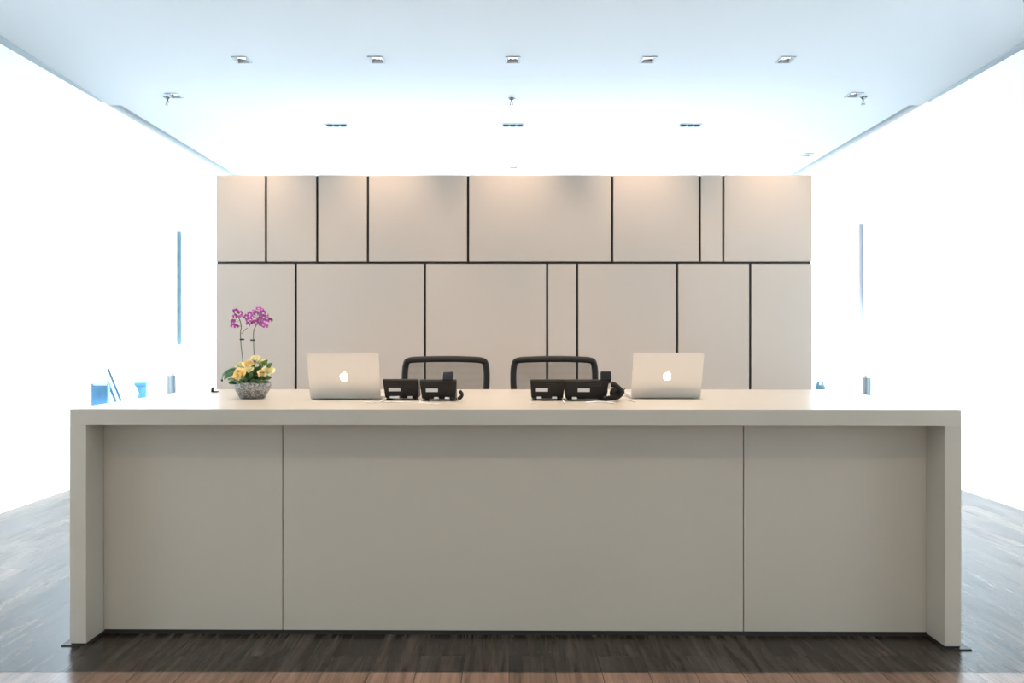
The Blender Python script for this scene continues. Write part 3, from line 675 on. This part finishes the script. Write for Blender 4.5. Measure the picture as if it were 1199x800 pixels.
# ------------------------------------------------------------------ flower bowl
fb = on(295.5, 466.5, ZD); s_ = fb.y/F
fl = thing('flower_bowl', 'crackled silver-grey bowl of yellow roses and two purple orchid stems', 'flower arrangement', fb)
def fp(u, v, dy=0): return Vector(((u-295.5)*s_, dy, (466.5-v)*s_))
bm = bmesh.new(); lathe(bm, [(.055, 0), (.064, .004), (.072, .018), (.088, .045), (.096, .07), (.094, .085), (.090, .087), (.088, .083), (.088, .07)], 48); mesh_obj('bowl', bm, M['bowl'], fl, smooth=True)
bm = bmesh.new(); lathe(bm, [(.086, .068), (.07, .085), (.03, .098), (.004, .10)], 32); mesh_obj('moss', bm, M['soil'], fl, smooth=True)
def leaf_mesh(pts, wd, droop=.25, roll=0):
    sp_ = spline(pts, 6); n = len(sp_); bm = bmesh.new(); rows = []
    for i, p_ in enumerate(sp_):
        t_ = (sp_[min(i+1, n-1)]-sp_[max(i-1, 0)]).normalized(); sd = t_.cross(Vector((0, 0, 1)))
        if sd.length < .1: sd = Vector((1, 0, 0))
        sd.normalize(); sd = (sd+sd.cross(t_)*roll).normalized(); nn = sd.cross(t_); k = i/(n-1); w_ = wd*(math.sin(PI*min(1, .08+k*.92))**.7)
        rows.append([[bm.verts.new(p_+sd*w_*c+nn*(abs(c)*w_*droop+th)) for c in (-1, -.5, 0, .5, 1)] for th in (0, .0012)])
    for a, b_ in zip(rows, rows[1:]):
        for q in (0, 1):
            for k in range(4): bm.faces.new((a[q][k], a[q][k+1], b_[q][k+1], b_[q][k]) if q else (a[q][k], b_[q][k], b_[q][k+1], a[q][k+1]))
        for k in (0, 4): bm.faces.new((a[0][k], a[1][k], b_[1][k], b_[0][k]) if k == 0 else (a[0][k], b_[0][k], b_[1][k], a[1][k]))
    bmesh.ops.recalc_face_normals(bm, faces=bm.faces); return bm
# long drooping orchid leaves on the left
for pts in ([fp(286, 440, .0), fp(278, 433, -.01), fp(268, 436, -.02), fp(262.5, 441, -.02), fp(261.5, 447.5, -.02)], [fp(287, 441, -.02), fp(277, 437, -.04), fp(270, 440.5, -.05), fp(266, 444, -.05)]):
    mesh_obj('orchid_leaf', leaf_mesh(pts, .014, .15, 1.2), M['leaf'], fl, smooth=True)
random.seed(11)
for k in range(64):                     # dark rose foliage
    a = random.uniform(0, 2*PI); r0 = random.uniform(.01, .06); ln = random.uniform(.035, .065); el = random.uniform(-.15, 1.2)
    b0 = Vector((r0*math.cos(a)+.010, r0*math.sin(a), .085+random.uniform(0, .065)*(1-.5*r0/.06)))
    d = Vector((math.cos(a)*math.cos(el), math.sin(a)*math.cos(el), math.sin(el)))
    pts = [b0, b0+d*ln*.5+Vector((0, 0, .006)), b0+d*ln]
    if pts[2].x < -.085: continue
    mesh_obj('rose_leaf', leaf_mesh(pts, .013), M['leaf'] if k % 6 else M['leaf2'], fl, smooth=True)
for k, (u, v) in enumerate(((279, 447.5), (285, 446.5), (291, 445.5), (300, 438), (303, 445.5), (309, 446), (312, 442), (314, 424.5), (309, 426.5), (320, 442), (317, 446.5), (292, 442), (300, 431), (307, 431.5), (278, 444), (319, 427.5))):
    a = math.atan2(447-v+2, u-297); c = fp(u, v, -.085 if v > 436 else -.045); d = Vector((math.cos(a), -.25, math.sin(a)*.8)).normalized()
    mesh_obj('rose_leaf', leaf_mesh([c-d*.020, c+Vector((0, -.006, 0)), c+d*.020], .012, .2, 1.1), M['leaf'] if k not in (7, 8, 15) else M['leaf2'], fl, smooth=True)
def rose(rad, mm):
    bm = bmesh.new()
    for layer, (n, r, tilt, op) in enumerate(((2, .14, .0, .9), (3, .30, .0, .9), (4, .48, .12, .95), (5, .70, .35, 1.0), (5, .88, .60, 1.0), (6, 1.02, .95, 1.05))):
        for k in range(n):
            a0 = 2*PI*k/n+layer*.7; rows = []
            for j in range(6):
                vj = j/5; ring = []
                for i in range(7):
                    ui = i/6*2-1; a = a0+ui*(PI/n*1.35)*math.sqrt(max(.0, 1-(max(0, vj-.55)/.45*.75)**2))
                    rr = rad*r*(.35+.65*math.sin(vj*PI*.5)+(vj**3)*tilt*.35); z = rad*(vj*1.15*(1-tilt*.35)-.55+.1*(1-ui*ui)*vj-.25*tilt*vj**3)
                    ring.append(bm.verts.new((rr*math.cos(a), rr*math.sin(a), z)))
                rows.append(ring)
            for p_, q_ in zip(rows, rows[1:]):
                for i in range(6): bm.faces.new((p_[i], p_[i+1], q_[i+1], q_[i]))
    for v in bm.verts:
        a = math.atan2(v.co.y, v.co.x); q = 1+.09*math.sin(4*a+rad*900)+.05*math.sin(7*a); v.co.x *= q; v.co.y *= q
    t = bmesh.new(); bmesh.ops.create_uvsphere(t, u_segments=12, v_segments=8, radius=rad*.34)
    for v in t.verts: v.co.z = v.co.z*1.3+rad*.12
    add(bm, t); t = bmesh.new(); bmesh.ops.create_uvsphere(t, u_segments=14, v_segments=8, radius=rad*.62)
    for v in t.verts: v.co.z = v.co.z*.8-rad*.12
    add(bm, t)
    bmesh.ops.recalc_face_normals(bm, faces=bm.faces)
    return mesh_obj('rose', bm, mm, fl, smooth=True)
for (u, v, dy, r, m_, tx, tz) in ((285.6, 437.5, -.07, .030, 'rose', 1.15, .3), (293, 426.5, -.035, .026, 'rose', .8, 1), (299, 419.5, .0, .022, 'rosepale', .5, 2), (282, 427.5, -.01, .022, 'rosepale', .6, 1.5),
                                  (305, 423.5, .01, .022, 'rosepale', .5, .7), (316.5, 433, -.03, .026, 'rosepale', .9, 2.2), (311, 436.5, -.06, .020, 'rose', 1.0, .2), (296, 431, -.055, .018, 'rosepale', 1.1, 1.9)):
    o = rose(r*.9, M[m_]); o.location = fp(u, v, dy); o.rotation_euler = (tx, 0, (u-297)*.02+0)
    bm = bmesh.new(); tube(bm, [fp(297, 452, 0), fp((u+297)/2, (v+450)/2, dy*.6), fp(u, v+3, dy)], .002, 6); mesh_obj('rose_stem', bm, M['stem'], fl, smooth=True)
# orchid stems
stA = spline([fp(285.5, 446, .0), fp(284.5, 425, .0), fp(282.3, 405, .0), fp(282, 390, -.005), fp(283.2, 382, -.01), fp(281, 373, -.015), fp(275, 366, -.02)], 8)
stB = spline([fp(296.5, 446, .02), fp(296, 420, .02), fp(295.5, 400, .02), fp(296, 388, .015), fp(300, 379, .01), fp(304, 371, 0), fp(306, 364, -.005)], 8)
stC = spline([fp(283, 391, -.005), fp(287, 386, 0), fp(292, 382, .0), fp(289, 376, .0), fp(285, 371, 0)], 8)
for st, r in ((stA, .0024), (stB, .0024), (stC, .0015)):
    bm = bmesh.new(); tube(bm, st, r, 7); mesh_obj('orchid_stem', bm, M['stem'], fl, smooth=True)
for u, v, dy in ((283.3, 397.5, 0), (294.3, 398.3, .02)):
    c = fp(u, v, dy); mesh_obj('stem_clip', B(c.x-.011, c.x+.011, c.y-.006, c.y+.006, c.z-.004, c.z+.004, .002), M['black'], fl)
def orchid_flower():
    bm = bmesh.new(); R0 = .0185
    def petal(ang, ln, wd, mi, z0=.0, curl=.25):
        rows = []
        for j in range(6):
            k = j/5; w_ = wd*math.sin(PI*(.12+.86*k))**.8; y = ln*k
            rows.append([bm.verts.new((w_*c*math.cos(ang)-y*math.sin(ang), w_*c*math.sin(ang)+y*math.cos(ang), z0+curl*ln*(k*k-.15)-abs(c)*w_*.2)) for c in (-1, -.5, 0, .5, 1)])
        for a, b_ in zip(rows, rows[1:]):
            for i in range(4): f = bm.faces.new((a[i], a[i+1], b_[i+1], b_[i])); f.material_index = mi
    for k in (0, 2*PI/3, -2*PI/3): petal(k, R0, R0*.36, 0, -.0012)
    for k in (PI/2-.15, -PI/2+.15): petal(k, R0*1.05, R0*.55, 0, 0)
    petal(PI, R0*.55, R0*.25, 1, .003, .8); petal(PI-.6, R0*.35, R0*.16, 1, .003, 1.2); petal(PI+.6, R0*.35, R0*.16, 1, .003, 1.2)
    return mesh_obj('orchid_flower', bm, None, fl, smooth=True, mats=[M['orchid'], M['orchidlip']])
spots = [(277, 364.5), (281, 366.5), (274.5, 370), (279, 371), (273, 376), (276.5, 377.5), (272.5, 381.5), (277, 382), (282, 369.5),
         (292, 371), (295, 367.5), (298.5, 365), (303.5, 361.5), (307.5, 363), (311.5, 366), (302, 367), (306, 368.5), (310.5, 371), (314.5, 370.5), (299, 371), (303, 373.5), (308, 375), (313, 376), (315.5, 375),
         (310.5, 380.5), (306, 379), (295, 374), (290, 374.5), (294.5, 379.5), (297, 378), (312.5, 382), (300.5, 377)]
f0 = orchid_flower(); random.seed(5)
for k, (u, v) in enumerate(spots):
    o = f0 if k == 0 else f0.copy()
    if k: COL.objects.link(o); o.parent = fl
    o.location = fp(u, v, -.02+random.uniform(-.035, .035)); sc = random.uniform(.72, .98); o.scale = (sc, sc, sc)
    o.rotation_euler = (PI/2+random.uniform(-.7, .5), random.uniform(-.3, .3), random.uniform(-.9, .9))
    # flower stalk to the nearest stem point
    best = min(stA+stB+stC, key=lambda q: (q-o.location).length); bm = bmesh.new()
    mid = (best+o.location)/2+Vector((0, .003, -.004)); tube(bm, [best, mid, o.location+Vector((0, .002, 0))], .0009, 5); mesh_obj('flower_stalk', bm, M['stem'], fl, smooth=True)
for (u, v) in ((286.5, 374.5), (288.5, 370.5), (291, 384), (298.5, 389)):
    bm = bmesh.new(); bmesh.ops.create_uvsphere(bm, u_segments=10, v_segments=8, radius=.005); o = mesh_obj('flower_bud', bm, M['orchidlip'], fl, smooth=True); o.location = fp(u, v, 0); o.scale = (.8, .8, 1.2)
